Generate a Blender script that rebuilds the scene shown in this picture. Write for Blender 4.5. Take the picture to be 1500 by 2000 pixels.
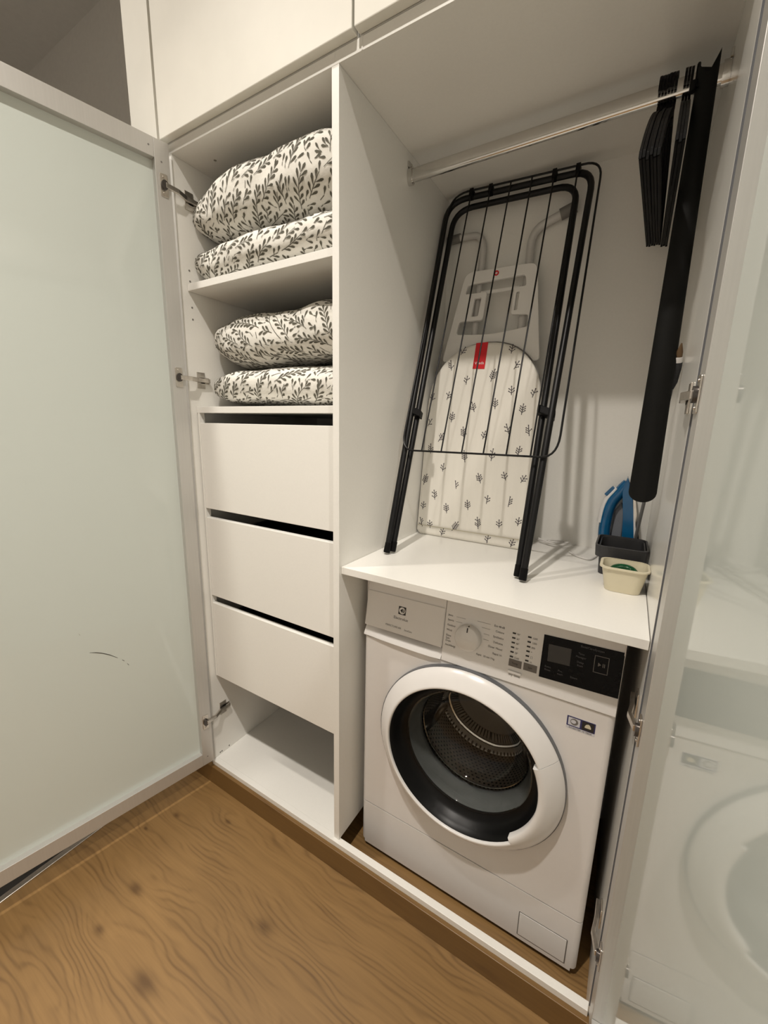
import bpy, bmesh, math, random
from mathutils import Matrix, Vector, noise
random.seed(7)
for o in list(bpy.data.objects): bpy.data.objects.remove(o)
scene = bpy.context.scene
COL = scene.collection

# ------------------------------------------------------------------ camera
CAM = Vector((0.5916, -0.7525, 1.2429)); YAW, PIT, ROLL, FPX = -0.53806, -0.20607, 0.023111, 789.77
F = Vector((math.sin(YAW)*math.cos(PIT), math.cos(YAW)*math.cos(PIT), math.sin(PIT)))
R0 = Vector((math.cos(YAW), -math.sin(YAW), 0)); U0 = R0.cross(F)
RV = R0*math.cos(ROLL)+U0*math.sin(ROLL); UV = -R0*math.sin(ROLL)+U0*math.cos(ROLL)
cam = bpy.data.cameras.new('camera'); camo = bpy.data.objects.new('camera', cam); COL.objects.link(camo)
cam.sensor_fit = 'HORIZONTAL'; cam.sensor_width = 36.0; cam.lens = FPX/1500*36.0
cam.clip_start = 0.01; cam.clip_end = 50
m3 = Matrix((RV, UV, -F)).transposed()
camo.matrix_world = Matrix.Translation(CAM) @ m3.to_4x4()
scene.camera = camo

# ------------------------------------------------------------------ world and light
w = bpy.data.worlds.new('world'); scene.world = w; w.use_nodes = True
w.node_tree.nodes['Background'].inputs[0].default_value = (0.02, 0.02, 0.02, 1)
scene.view_settings.view_transform = 'Standard'; scene.view_settings.look = 'None'
scene.view_settings.gamma = 1.0; scene.view_settings.use_curve_mapping = False
scene.view_settings.exposure = 0.02
CEIL = 2.85
LAMPS = [(-0.70, -0.62, 9.0), (0.16, -0.87, 18.0), (1.20, -0.87, 14.0)]
LAMP_COL = (1.0, 0.93, 0.845)

# ------------------------------------------------------------------ materials
def nodes_of(name):
    m = bpy.data.materials.new(name); m.use_nodes = True
    nt = m.node_tree; return m, nt, nt.nodes['Principled BSDF']
def N(nt, t, **kw):
    n = nt.nodes.new(t)
    for k, v in kw.items(): setattr(n, k, v)
    return n
def mat(name, col, rough=0.5, metal=0.0, vary=0.03, scale=40.0, bump=0.0, coat=0.0, spec=0.5, aniso=None, emit=None):
    m, nt, p = nodes_of(name)
    p.inputs['Roughness'].default_value = rough; p.inputs['Metallic'].default_value = metal
    p.inputs['Specular IOR Level'].default_value = spec
    p.inputs['Coat Weight'].default_value = coat; p.inputs['Coat Roughness'].default_value = 0.08
    tc = N(nt, 'ShaderNodeTexCoord'); mp = N(nt, 'ShaderNodeMapping')
    if aniso: mp.inputs['Scale'].default_value = aniso
    ns = N(nt, 'ShaderNodeTexNoise'); ns.inputs['Scale'].default_value = scale; ns.inputs['Detail'].default_value = 4
    nt.links.new(tc.outputs['Object'], mp.inputs[0]); nt.links.new(mp.outputs[0], ns.inputs['Vector'])
    cr = N(nt, 'ShaderNodeValToRGB')
    a = [max(0, c*(1-vary)) for c in col]; b = [min(1, c*(1+vary)) for c in col]
    cr.color_ramp.elements[0].color = (*a, 1); cr.color_ramp.elements[1].color = (*b, 1)
    cr.color_ramp.elements[0].position = 0.3; cr.color_ramp.elements[1].position = 0.7
    nt.links.new(ns.outputs['Fac'], cr.inputs[0]); nt.links.new(cr.outputs[0], p.inputs['Base Color'])
    if bump:
        bp = N(nt, 'ShaderNodeBump'); bp.inputs['Strength'].default_value = bump; bp.inputs['Distance'].default_value = 0.002
        nt.links.new(ns.outputs['Fac'], bp.inputs['Height']); nt.links.new(bp.outputs[0], p.inputs['Normal'])
    if emit:
        p.inputs['Emission Color'].default_value = (*emit[0], 1); p.inputs['Emission Strength'].default_value = emit[1]
    return m

M = {}
M['melamine'] = mat('white_melamine', (.835, .82, .775), .33, vary=.012, scale=220, bump=.03)
M['panel_gloss'] = mat('white_side_panel', (.835, .82, .775), .2, vary=.012, scale=220, bump=.012)
M['upper'] = mat('white_lacquer', (.77, .75, .68), .55, vary=.015, scale=18)
M['wall'] = mat('painted_wall', (.84, .82, .78), .7, vary=.02, scale=60, bump=.08)
M['ceiling'] = mat('painted_ceiling', (.84, .82, .78), .8, vary=.02, scale=50, bump=.06)
M['alu'] = mat('satin_aluminium', (.60, .59, .565), .40, .55, vary=.02, scale=300, aniso=(1, 1, .03))
M['steel'] = mat('nickel_hinge', (.64, .60, .55), .28, 1.0, vary=.1, scale=120)
M['hinge_dark'] = mat('dark_hinge_steel', (.10, .09, .085), .3, .8, vary=.1)
M['chrome'] = mat('chrome', (.62, .61, .59), .12, 1.0, vary=.02)
M['dark'] = mat('dark_void', (.012, .012, .012), .6)
M['blackmetal'] = mat('black_painted_tube', (.004, .004, .0045), .38, vary=.1, spec=.3)
M['blackplastic'] = mat('black_plastic', (.0035, .0032, .0032), .5, vary=.12, spec=.12)
M['sheath'] = mat('black_curved_plastic', (.0055, .0055, .005), .5, vary=.1, scale=200, bump=.05, spec=.16)
M['washer'] = mat('white_enamel', (.78, .755, .735), .28, vary=.008)
M['washer_plastic'] = mat('white_gloss_plastic', (.80, .78, .76), .22, vary=.008)
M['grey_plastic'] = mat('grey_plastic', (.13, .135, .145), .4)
M['black_gloss'] = mat('black_gloss', (.003, .003, .0035), .15, vary=.1, spec=.12)
M['black_ring'] = mat('black_ring', (.003, .003, .0032), .35, vary=.1, spec=.2)
M['rubber'] = mat('grey_rubber', (.20, .205, .20), .5, vary=.08, scale=30)
M['ink'] = mat('black_ink', (.02, .018, .018), .5)
M['ink_grey'] = mat('grey_ink', (.16, .15, .14), .5)
M['ink_dim'] = mat('dim_print', (.10, .10, .11), .5)
M['btn_grey'] = mat('grey_button', (.15, .135, .12), .4)
M['lcd'] = mat('lcd_window', (.028, .026, .024), .25)
M['blue'] = mat('navy_print', (.03, .03, .12), .45)
M['sticker_white'] = mat('sticker_white', (.62, .62, .66), .4)
M['leaf'] = mat('leaf_print', (.095, .089, .066), .85, vary=.18, scale=60)
M['cover'] = mat('cream_cotton', (.80, .77, .70), .85, vary=.02, scale=6, bump=.5, aniso=(9, 9, .6))
M['sprig'] = mat('sprig_print', (.07, .06, .07), .8)
M['white_plastic'] = mat('white_plastic', (.80, .785, .755), .4, vary=.01)
M['grey_tube'] = mat('pale_grey_tube', (.60, .585, .56), .35, vary=.02)
M['grey_cap'] = mat('grey_rubber_cap', (.20, .19, .175), .6)
M['red'] = mat('red_print', (.62, .004, .012), .5)
M['iron_blue'] = mat('blue_plastic', (.004, .10, .24), .25, vary=.1, coat=.3)
M['iron_white'] = mat('iron_white_plastic', (.78, .77, .76), .3)
M['iron_grey'] = mat('iron_grey', (.20, .21, .23), .4)
M['basket'] = mat('charcoal_plastic', (.028, .028, .03), .42, vary=.08)
M['beige'] = mat('beige_plastic', (.66, .60, .44), .38, vary=.015)
M['green'] = mat('green_glossy', (.004, .06, .02), .12, vary=.3, scale=90)
M['cord'] = mat('white_cord', (.70, .68, .65), .4)
M['brush_grey'] = mat('grey_handle', (.16, .16, .16), .4)
M['brush_dark'] = mat('dark_bristle', (.03, .032, .036), .7, vary=.3, scale=300)
M['brown'] = mat('brown_tip', (.12, .07, .03), .6)
M['tile'] = mat('dark_tile', (.03, .028, .026), .25, vary=.4, scale=8)
M['scuff'] = mat('scuff', (.05, .045, .035), .7)
M['lens'] = mat('lamp_lens', (.9, .9, .9), .4, emit=(LAMP_COL, 12.0))

def glass_panel():
    m, nt, p = nodes_of('satin_back_painted_glass')
    tc = N(nt, 'ShaderNodeTexCoord'); ns = N(nt, 'ShaderNodeTexNoise'); ns.inputs['Scale'].default_value = 2.5
    cr = N(nt, 'ShaderNodeValToRGB')
    cr.color_ramp.elements[0].color = (.59, .635, .595, 1); cr.color_ramp.elements[1].color = (.605, .65, .61, 1)
    nt.links.new(tc.outputs['Object'], ns.inputs['Vector']); nt.links.new(ns.outputs['Fac'], cr.inputs[0])
    nt.links.new(cr.outputs[0], p.inputs['Base Color'])
    p.inputs['Roughness'].default_value = .05; p.inputs['IOR'].default_value = 1.5
    return m
M['glasspanel'] = glass_panel()

def clear_glass():
    m, nt, p = nodes_of('porthole_glass')
    p.inputs['Base Color'].default_value = (.86, .88, .87, 1); p.inputs['Roughness'].default_value = .02
    p.inputs['Transmission Weight'].default_value = 1.0; p.inputs['IOR'].default_value = 1.35
    return m
M['porthole'] = clear_glass()


def fabric_base():
    m, nt, p = nodes_of('off_white_cotton')
    tc = N(nt, 'ShaderNodeTexCoord'); ns = N(nt, 'ShaderNodeTexNoise'); ns.inputs['Scale'].default_value = 14; ns.inputs['Detail'].default_value = 6
    wv = N(nt, 'ShaderNodeTexNoise'); wv.inputs['Scale'].default_value = 700
    cr = N(nt, 'ShaderNodeValToRGB'); cr.color_ramp.elements[0].color = (.74, .72, .66, 1); cr.color_ramp.elements[1].color = (.80, .78, .72, 1)
    b1 = N(nt, 'ShaderNodeBump'); b1.inputs['Strength'].default_value = .55; b1.inputs['Distance'].default_value = .012
    b2 = N(nt, 'ShaderNodeBump'); b2.inputs['Strength'].default_value = .1; b2.inputs['Distance'].default_value = .001
    L = nt.links.new
    L(tc.outputs['Object'], ns.inputs['Vector']); L(tc.outputs['Object'], wv.inputs['Vector'])
    L(ns.outputs['Fac'], cr.inputs[0]); L(cr.outputs[0], p.inputs['Base Color'])
    L(ns.outputs['Fac'], b1.inputs['Height']); L(wv.outputs['Fac'], b2.inputs['Height']); L(b1.outputs[0], b2.inputs['Normal']); L(b2.outputs[0], p.inputs['Normal'])
    p.inputs['Roughness'].default_value = .85
    return m
M['fabric'] = fabric_base()

def wood(name, base, dark, knots, freq=62.0, rough=.42):
    m, nt, p = nodes_of(name); L = nt.links.new
    tc = N(nt, 'ShaderNodeTexCoord')
    mp = N(nt, 'ShaderNodeMapping'); mp.inputs['Scale'].default_value = (.9, 3.0, 3.0)
    L(tc.outputs['Object'], mp.inputs[0])
    n1 = N(nt, 'ShaderNodeTexNoise'); n1.inputs['Scale'].default_value = 1.9; n1.inputs['Detail'].default_value = 3; n1.inputs['Roughness'].default_value = .5
    L(mp.outputs[0], n1.inputs['Vector'])
    sep = N(nt, 'ShaderNodeSeparateXYZ'); L(tc.outputs['Object'], sep.inputs[0])
    def math_(op, a, b=None, c=None):
        n = N(nt, 'ShaderNodeMath', operation=op)
        for i, v in enumerate((a, b, c)):
            if v is None: continue
            if isinstance(v, (int, float)): n.inputs[i].default_value = v
            else: L(v, n.inputs[i])
        return n.outputs[0]
    f = math_('ADD', sep.outputs['Y'], math_('MULTIPLY', n1.outputs['Fac'], .20))
    ksum = None
    for (kx, ky, amp, wd) in knots:
        dx = math_('MULTIPLY', math_('SUBTRACT', sep.outputs['X'], kx), .5)
        dy = math_('SUBTRACT', sep.outputs['Y'], ky)
        d2 = math_('ADD', math_('MULTIPLY', dx, dx), math_('MULTIPLY', dy, dy))
        g = math_('POWER', 2.718, math_('MULTIPLY', d2, -1.0/(wd*wd)))
        f = math_('ADD', f, math_('MULTIPLY', g, amp))
        k = math_('POWER', 2.718, math_('MULTIPLY', d2, -1.0/(wd*wd*.035)))
        ksum = k if ksum is None else math_('ADD', ksum, k)
    band = math_('POWER', math_('MULTIPLY_ADD', math_('SINE', math_('MULTIPLY', f, freq*5.0)), .5, .5), 3.0)
    band2 = math_('POWER', math_('MULTIPLY_ADD', math_('SINE', math_('MULTIPLY', f, freq*1.55)), .5, .5), 1.6)
    mp2 = N(nt, 'ShaderNodeMapping'); mp2.inputs['Scale'].default_value = (7, 170, 170); L(tc.outputs['Object'], mp2.inputs[0])
    n2 = N(nt, 'ShaderNodeTexNoise'); n2.inputs['Scale'].default_value = 1.0; n2.inputs['Detail'].default_value = 5; L(mp2.outputs[0], n2.inputs['Vector'])
    mp3 = N(nt, 'ShaderNodeMapping'); mp3.inputs['Scale'].default_value = (1.6, 8, 8); L(tc.outputs['Object'], mp3.inputs[0])
    n3 = N(nt, 'ShaderNodeTexNoise'); n3.inputs['Scale'].default_value = 2.2; n3.inputs['Detail'].default_value = 3; L(mp3.outputs[0], n3.inputs['Vector'])
    sel = N(nt, 'ShaderNodeMapRange'); sel.inputs['From Min'].default_value = .38; sel.inputs['From Max'].default_value = .62; L(n3.outputs['Fac'], sel.inputs['Value'])
    fac = math_('ADD', math_('MULTIPLY', math_('MULTIPLY', band, sel.outputs[0]), .30), math_('MULTIPLY', n2.outputs['Fac'], .44))
    fac = math_('ADD', fac, math_('ADD', math_('MULTIPLY', band2, .10), math_('MULTIPLY', n3.outputs['Fac'], .22)))
    if ksum is not None: fac = math_('ADD', fac, math_('MULTIPLY', ksum, .55))
    cr = N(nt, 'ShaderNodeValToRGB'); L(fac, cr.inputs[0])
    cr.color_ramp.elements[0].color = (*base, 1); cr.color_ramp.elements[0].position = .22
    cr.color_ramp.elements[1].color = (*dark, 1); cr.color_ramp.elements[1].position = .95
    L(cr.outputs[0], p.inputs['Base Color'])
    p.inputs['Roughness'].default_value = rough
    bp = N(nt, 'ShaderNodeBump'); bp.inputs['Strength'].default_value = .12; bp.inputs['Distance'].default_value = .001; bp.invert = True
    L(fac, bp.inputs['Height']); L(bp.outputs[0], p.inputs['Normal'])
    return m
KN = [(-.411, -.344, .05, .06), (-.517, -.16, .03, .035), (-.359, -.087, .02, .03), (-.556, -.237, .015, .02), (-.393, -.441, .035, .045),
      (-.20, -.44, .05, .09), (.25, -.30, .04, .08), (-.05, -.22, .04, .07)]
M['floor'] = wood('oak_laminate', (.285, .165, .060), (.115, .060, .020), KN, freq=88.0)
M['plinth'] = wood('oak_plinth', (.19, .105, .032), (.11, .055, .017), [], freq=40)

def drum_steel():
    m, nt, p = nodes_of('perforated_steel'); L = nt.links.new
    tc = N(nt, 'ShaderNodeTexCoord'); sep = N(nt, 'ShaderNodeSeparateXYZ'); L(tc.outputs['Object'], sep.inputs[0])
    def mt(op, a, b=None):
        n = N(nt, 'ShaderNodeMath', operation=op)
        for i, v in enumerate((a, b)):
            if v is None: continue
            if isinstance(v, (int, float)): n.inputs[i].default_value = v
            else: L(v, n.inputs[i])
        return n.outputs[0]
    zz = mt('SUBTRACT', sep.outputs['Z'], .463)
    ang = mt('MULTIPLY', mt('ARCTAN2', sep.outputs['X'], zz), .24/.0165)
    yy = mt('MULTIPLY', sep.outputs['Y'], 1/.0165)
    row = mt('FLOOR', yy); off = mt('MULTIPLY', mt('MODULO', row, 2.0), .5)
    fx = mt('SUBTRACT', mt('FRACT', mt('ADD', ang, mt('ABSOLUTE', off))), .5); fy = mt('SUBTRACT', mt('FRACT', yy), .5)
    d = mt('SQRT', mt('ADD', mt('MULTIPLY', fx, fx), mt('MULTIPLY', fy, fy)))
    hole = mt('LESS_THAN', d, .23)
    mx = N(nt, 'ShaderNodeMix', data_type='RGBA'); L(hole, mx.inputs['Factor'])
    mx.inputs['A'].default_value = (.55, .51, .46, 1); mx.inputs['B'].default_value = (.02, .018, .016, 1)
    L(mx.outputs['Result'], p.inputs['Base Color']); p.inputs['Metallic'].default_value = .8; p.inputs['Roughness'].default_value = .34
    return m
M['drum'] = drum_steel()

# ------------------------------------------------------------------ mesh helpers
class MB:
    def __init__(s, Mx=None): s.v = []; s.f = []; s.M = Mx
    def add(s, vs, fs):
        n = len(s.v)
        for p in vs:
            p = Vector(p); s.v.append(s.M @ p if s.M else p)
        s.f += [tuple(i+n for i in f) for f in fs]
        return s
    def box(s, x0, x1, y0, y1, z0, z1):
        return s.add([(x, y, z) for x in (x0, x1) for y in (y0, y1) for z in (z0, z1)],
                     [(0, 1, 3, 2), (4, 6, 7, 5), (0, 4, 5, 1), (2, 3, 7, 6), (0, 2, 6, 4), (1, 5, 7, 3)])
    def loft(s, rings, caps=True, closed=True):
        n = len(rings[0]); vs = [p for r in rings for p in r]; fs = []
        for i in range(len(rings)-1):
            for j in range(n if closed else n-1):
                k = (j+1) % n; fs.append((i*n+j, i*n+k, (i+1)*n+k, (i+1)*n+j))
        if caps: fs += [tuple(range(n))[::-1], tuple((len(rings)-1)*n+j for j in range(n))]
        return s.add(vs, fs)
    def prism(s, poly, axis, a, b):
        def mk(p, t): return (t, p[0], p[1]) if axis == 'x' else ((p[0], t, p[1]) if axis == 'y' else (p[0], p[1], t))
        return s.loft([[mk(p, a) for p in poly], [mk(p, b) for p in poly]])
    def tube(s, pts, r, n=10, closed=False, flat=1.0):
        pts = [Vector(p) for p in pts]; L = len(pts); rs = r if isinstance(r, (list, tuple)) else [r]*L
        tang = []
        for i in range(L):
            if closed: t = pts[(i+1) % L]-pts[i-1]
            else: t = pts[min(i+1, L-1)]-pts[max(i-1, 0)]
            tang.append(t.normalized())
        up = Vector((0, 0, 1)) if abs(tang[0].z) < .9 else Vector((1, 0, 0))
        nrm = (up-tang[0]*up.dot(tang[0])).normalized(); rings = []
        for i in range(L):
            if i:
                ax = tang[i-1].cross(tang[i])
                if ax.length > 1e-7: nrm = Matrix.Rotation(tang[i-1].angle(tang[i]), 3, ax.normalized()) @ nrm
            bn = tang[i].cross(nrm)
            rings.append([pts[i]+nrm*math.cos(2*math.pi*k/n)*rs[i]+bn*math.sin(2*math.pi*k/n)*rs[i]*flat for k in range(n)])
        if closed: rings.append(rings[0]); return s.loft(rings, caps=False)
        return s.loft(rings)
    def lathe(s, prof, c, n=72, a0=0, a1=2*math.pi, axis='y'):
        full = abs(a1-a0-2*math.pi) < 1e-6; m = n if full else n+1; rings = []
        for (r, y) in prof:
            ring = []
            for k in range(m):
                a = a0+(a1-a0)*k/n; ca, sa = r*math.cos(a), r*math.sin(a)
                ring.append((c[0]+ca, y, c[2]+sa) if axis == 'y' else (c[0]+ca, c[1]+sa, y))
            rings.append(ring)
        return s.loft(rings, caps=False, closed=full)
    def build(s, name, m, parent=None, bevel=0.0, smooth=False, seg=2, angle=40, solid=0.0):
        me = bpy.data.meshes.new(name); off = root_loc(parent)
        me.from_pydata([tuple(p-off) for p in s.v], [], s.f)
        bm = bmesh.new(); bm.from_mesh(me)
        bmesh.ops.remove_doubles(bm, verts=bm.verts, dist=1e-6)
        bmesh.ops.recalc_face_normals(bm, faces=bm.faces)
        if bevel:
            es = [e for e in bm.edges if len(e.link_faces) == 2 and e.calc_face_angle(0) > .5]
            bmesh.ops.bevel(bm, geom=es, offset=bevel, segments=seg, profile=.5, affect='EDGES', clamp_overlap=True)
        bm.to_mesh(me); bm.free()
        return finish(name, me, m, parent, smooth, angle)
def root_loc(p):
    v = Vector((0, 0, 0))
    while p is not None: v += Vector(p.location); p = p.parent
    return v
def finish(name, me, m, parent, smooth=True, angle=40):
    me.materials.clear(); me.materials.append(M[m] if isinstance(m, str) else m)
    o = bpy.data.objects.new(name, me); COL.objects.link(o); o.parent = parent
    if smooth:
        for p in me.polygons: p.use_smooth = True
        try: me.set_sharp_from_angle(angle=math.radians(angle))
        except Exception: pass
    return o
def tag(o, label=None, cat=None, group=None, kind=None):
    if label: o['label'] = label
    if cat: o['category'] = cat
    if group: o['group'] = group
    if kind: o['kind'] = kind
    return o
def thing(name, loc, label, cat, group=None):
    o = bpy.data.objects.new(name, None); COL.objects.link(o); o.location = loc; o.empty_display_size = .05
    return tag(o, label, cat, group)
def struct(o): o['kind'] = 'structure'; return o
def plate(name, outer, holes, depth, Mx, m, parent, bevel=0.0, smooth=True):
    """2D outline with holes, extruded: local xy outline, z = 0 .. depth"""
    cu = bpy.data.curves.new(name, 'CURVE'); cu.dimensions = '2D'; cu.fill_mode = 'BOTH'; cu.extrude = depth/2; cu.bevel_depth = bevel; cu.bevel_resolution = 1
    for poly in [outer]+holes:
        sp = cu.splines.new('POLY'); sp.points.add(len(poly)-1); sp.use_cyclic_u = True
        for q, (x, y) in zip(sp.points, poly): q.co = (x, y, 0, 1)
    return conv(name, cu, Mx @ Matrix.Translation((0, 0, depth/2)), m, parent, smooth)
def conv(name, cu, Mx, m, parent, smooth=True):
    t = bpy.data.objects.new('tmp', cu); COL.objects.link(t)
    dg = bpy.context.evaluated_depsgraph_get(); me = bpy.data.meshes.new_from_object(t.evaluated_get(dg)); me.name = name
    bpy.data.objects.remove(t)
    me.transform(Matrix.Translation(-root_loc(parent)) @ Mx)
    return finish(name, me, m, parent, smooth, 30)
def text(s, size, Mx, m, parent, name='lettering', align='LEFT', stretch=1.0, depth=.0001):
    cu = bpy.data.curves.new(name, 'FONT'); cu.body = s; cu.size = size; cu.align_x = align; cu.align_y = 'CENTER'; cu.extrude = depth; cu.resolution_u = 2
    return conv(name, cu, Mx @ Matrix.Scale(stretch, 4, (1, 0, 0)), m, parent, False)
def rrect(x0, x1, y0, y1, r, n=5):
    out = []
    for cx, cy, a in ((x1-r, y1-r, 0), (x0+r, y1-r, 90), (x0+r, y0+r, 180), (x1-r, y0+r, 270)):
        for k in range(n+1):
            t = math.radians(a+90*k/n); out.append((cx+r*math.cos(t), cy+r*math.sin(t)))
    return out
def rpoly(pts, r, n=5):
    out = []; L = len(pts)
    for i in range(L):
        p = Vector(pts[i]); a = (Vector(pts[i-1])-p).normalized(); b = (Vector(pts[(i+1) % L])-p).normalized()
        rr = r[i] if isinstance(r, (list, tuple)) else r
        s0, s1 = p+a*rr, p+b*rr
        for k in range(n+1):
            t = k/n; out.append(tuple(s0*(1-t)**2+p*2*t*(1-t)+s1*t*t))
    return out
def frame_mat(o, ex, ey):
    ex = Vector(ex).normalized(); ey = Vector(ey).normalized(); ez = ex.cross(ey)
    m = Matrix((ex, ey, ez)).transposed().to_4x4(); return Matrix.Translation(o) @ m

# ------------------------------------------------------------------ the room
XL, XR, TD, DEP, ZC = -.529, .661, .018, .569, 1.929
fl = MB().add([(-.672, -1.9, 0), (1.7, -1.9, 0), (1.7, .62, 0), (-.672, .62, 0)], [(0, 1, 2, 3)]).build('floor', 'floor'); struct(fl)
struct(MB().box(-.690, -.672, -1.9, .32, -.003, .003).build('trim_3', 'steel', bevel=.001))
struct(MB().add([(-3, -1.9, -.004), (-.69, -1.9, -.004), (-.69, .33, -.004), (-3, .33, -.004)], [(0, 1, 2, 3)]).build('floor_hall', 'tile'))
struct(MB().box(-3.0, 1.7, -1.9, .65, CEIL, CEIL+.05).build('ceiling', 'ceiling'))
struct(MB().box(-3.0, -.665, .33, .38, -.02, CEIL).build('wall_far', 'wall'))
struct(MB().box(-3.0, 1.7, -1.95, -1.9, -.02, CEIL).build('wall_rear', 'wall'))
struct(MB().box(-3.05, -3.0, -1.95, .38, -.02, CEIL).build('wall_left', 'wall'))
struct(MB().box(1.7, 1.75, -1.95, .65, -.02, CEIL).build('wall_right', 'wall'))
struct(MB().box(.70, 1.7, .0, .05, -.02, CEIL).build('wall_front', 'wall'))

# plinth and sill strip
struct(MB().box(-.672, .70, -.0205, -.006, 0, .069).build('trim_1', 'plinth', bevel=.0012))
struct(MB().box(XL+.0, XR, -.010, .0075, .02, .0845).build('trim_2', 'melamine', bevel=.0008))

# ------------------------------------------------------------------ shelving cabinet (left)
sc = thing('shelving_cabinet', (-.27, .28, 0), 'tall white cabinet with two bedding shelves and three drawers behind open glass door', 'cabinet')
MB().box(XL-.018, XL, 0.0, DEP, .0, ZC).build('side_panel', 'melamine', sc, bevel=.0008)
MB().box(0, TD, 0.0, DEP, .085, ZC-.0003).build('divider', 'melamine', sc, bevel=.0008)
MB().box(XL-.018, .0089, 0.0, DEP, ZC, 1.951).build('top_panel', 'melamine', sc, bevel=.0003)
MB().box(XL, 0, .008, DEP, .066, .0835).build('bottom_panel', 'melamine', sc, bevel=.0006)
MB().box(XL-.018, TD, DEP, DEP+.006, .0, 1.951).build('back_panel', 'melamine', sc)
MB().box(XL+.0015, -.0005, .020, DEP, 1.6056, 1.6234).build('shelf', 'melamine', sc, bevel=.0008)
MB().box(XL+.0015, -.0005, .022, DEP, 1.2726, 1.2906).build('shelf', 'melamine', sc, bevel=.0008)
MB().box(XL+.0045, XL+.0115, .022, .04, .402, 1.2726).build('filler_strip', 'melamine', sc, bevel=.0005)
MB().box(-.008, -.0005, .022, .04, .402, 1.2726).build('filler_strip', 'melamine', sc, bevel=.0005)
for (zb, zt) in ((.985, 1.2439), (.6957, .9558), (.4023, .6696)):
    dr = MB().box(XL+.0125, -.0085, .022, .038, zb, zt).build('drawer', 'melamine', sc, bevel=.0012)
    b = MB(); x0, x1, y0, y1 = XL+.03, -.022, .0385, .50
    b.box(x0, x0+.012, y0, y1, zb+.02, zt-.05); b.box(x1-.012, x1, y0, y1, zb+.02, zt-.05)
    b.box(x0+.012, x1-.012, y1-.012, y1, zb+.02, zt-.05); b.box(x0+.012, x1-.012, y0, y1-.012, zb+.02, zb+.03)
    b.build('drawer_box', 'basket', dr)  # charcoal colour puts the deep shade of the drawer gaps into the box
# shelf pin holes and cam screws
for (y, z) in ((.0294, 1.6607), (.0295, 1.6330), (.0304, 1.565), (.0302, 1.5332), (.0588, .092), (.021, .092), (.028, .092)):
    MB().lathe([(0.0, 0.0), (.0026, 0.0), (.0026, .0004), (0, .0004)], (0, 0, 0), n=12)
    b = MB(frame_mat((XL, y, z), (0, 1, 0), (0, 0, 1))); b.lathe([(0.0, .0006), (.0027, .0006), (.0027, 0)], (0, 0, 0), n=12, axis='z')
    b.build('pin_hole', 'grey_cap', sc)
b = MB(); b.lathe([(0.0, ZC-.0008), (.004, ZC-.0008), (.004, ZC)], (-.4504, .0737, 0), n=14, axis='z'); b.build('screw', 'steel', sc, smooth=True)

# ------------------------------------------------------------------ laundry cabinet (right)
lc = thing('laundry_cabinet', (.34, .28, 0), 'white wardrobe niche holding the washing machine, with an open glass door at right', 'cabinet')
MB().box(XR, XR+.018, 0.0, DEP, .0, ZC).build('side_panel', 'panel_gloss', lc, bevel=.0008)
MB().box(.0091, XR+.018, 0.0, DEP, ZC, 1.951).build('top_panel', 'melamine', lc, bevel=.0003)
MB().box(.0712, .0738, -.0012, -.0001, ZC, 1.9508).build('edge_joint', 'melamine', lc, bevel=.0003)
MB().box(TD, XR+.018, DEP, DEP+.006, .0, 1.951).build('back_panel', 'melamine', lc)
MB().box(XR+.0002, XR+.0178, -.0030, -.0002, .09, ZC).build('edge_shade', 'grey_plastic', lc)  # dark grey strip standing in for the shade beside the door frame
rod = MB(); ov = []
for x in (TD+.004, XR-.004):
    ov.append([(x, .295+.0075*math.cos(t*math.pi/8-.196), 1.874+(.0085 if t in range(1, 9) else -.0085)+.0075*math.sin(t*math.pi/8-.196)) for t in range(1, 17)])
rod.loft(ov); ro = rod.build('hanging_rail', 'chrome', lc, smooth=True, angle=30)
for x, d in ((TD, 1), (XR, -1)):
    b = MB(); b.loft([[(x+d*q, .295+.0125*math.cos(t*math.pi/8), 1.874+.021*math.sin(t*math.pi/8)) for t in range(16)] for q in (0.0002, .012)])
    b.box(x+min(0, d*.004)+.0002*(d > 0), x+max(0, d*.004)-.0002*(d < 0), .285, .305, 1.892, 1.905); b.build('rail_bracket', 'chrome', ro, smooth=True)

# worktop over the washing machine
wt = MB().box(TD+.0006, XR-.001, .0086, DEP-.001, .886, .9045).build('worktop', 'melamine', None, bevel=.001)
tag(wt, 'white melamine worktop above the washing machine', 'worktop')

# ------------------------------------------------------------------ glass doors
def glass_door(parent, H, a, side, width, z0, z1, holes):
    if side < 0: dd = Vector((-math.sin(a), -math.cos(a), 0)); nn = Vector((math.cos(a), -math.sin(a), 0))
    else: dd = Vector((math.sin(a), -math.cos(a), 0)); nn = Vector((-math.cos(a), -math.sin(a), 0))
    T = Matrix((dd, nn, Vector((0, 0, 1)))).transposed().to_4x4(); T = Matrix.Translation(H) @ T
    fw, fh, dp = .036, .044, .0225
    g = MB(T).box(fw-.006, width-fw+.006, -.0222, -.0185, z0+fh-.006, z1-fh+.006).build('door_glass', 'glasspanel', parent)
    g.name = 'door'
    for t0 in (0, width-fw):
        MB(T).box(t0, t0+fw, -dp, 0, z0, z1).build('stile', 'alu', g, bevel=.0007)
    for q0, q1 in ((z0, z0+fh), (z1-fh, z1)):
        MB(T).box(fw+.0002, width-fw-.0002, -dp, 0, q0, q1).build('rail', 'alu', g, bevel=.0007)
    for (t, z) in holes:
        b = MB(T @ frame_mat((t, 0.0002, z), (1, 0, 0), (0, 0, -1))); b.lathe([(0, .0003), (.0022, .0003), (.0022, 0)], (0, 0, 0), n=10, axis='z'); b.build('screw', 'grey_cap', g)
    return g, T
DA, HL = .1906, Vector((-.5114, -.018, 0))
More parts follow.
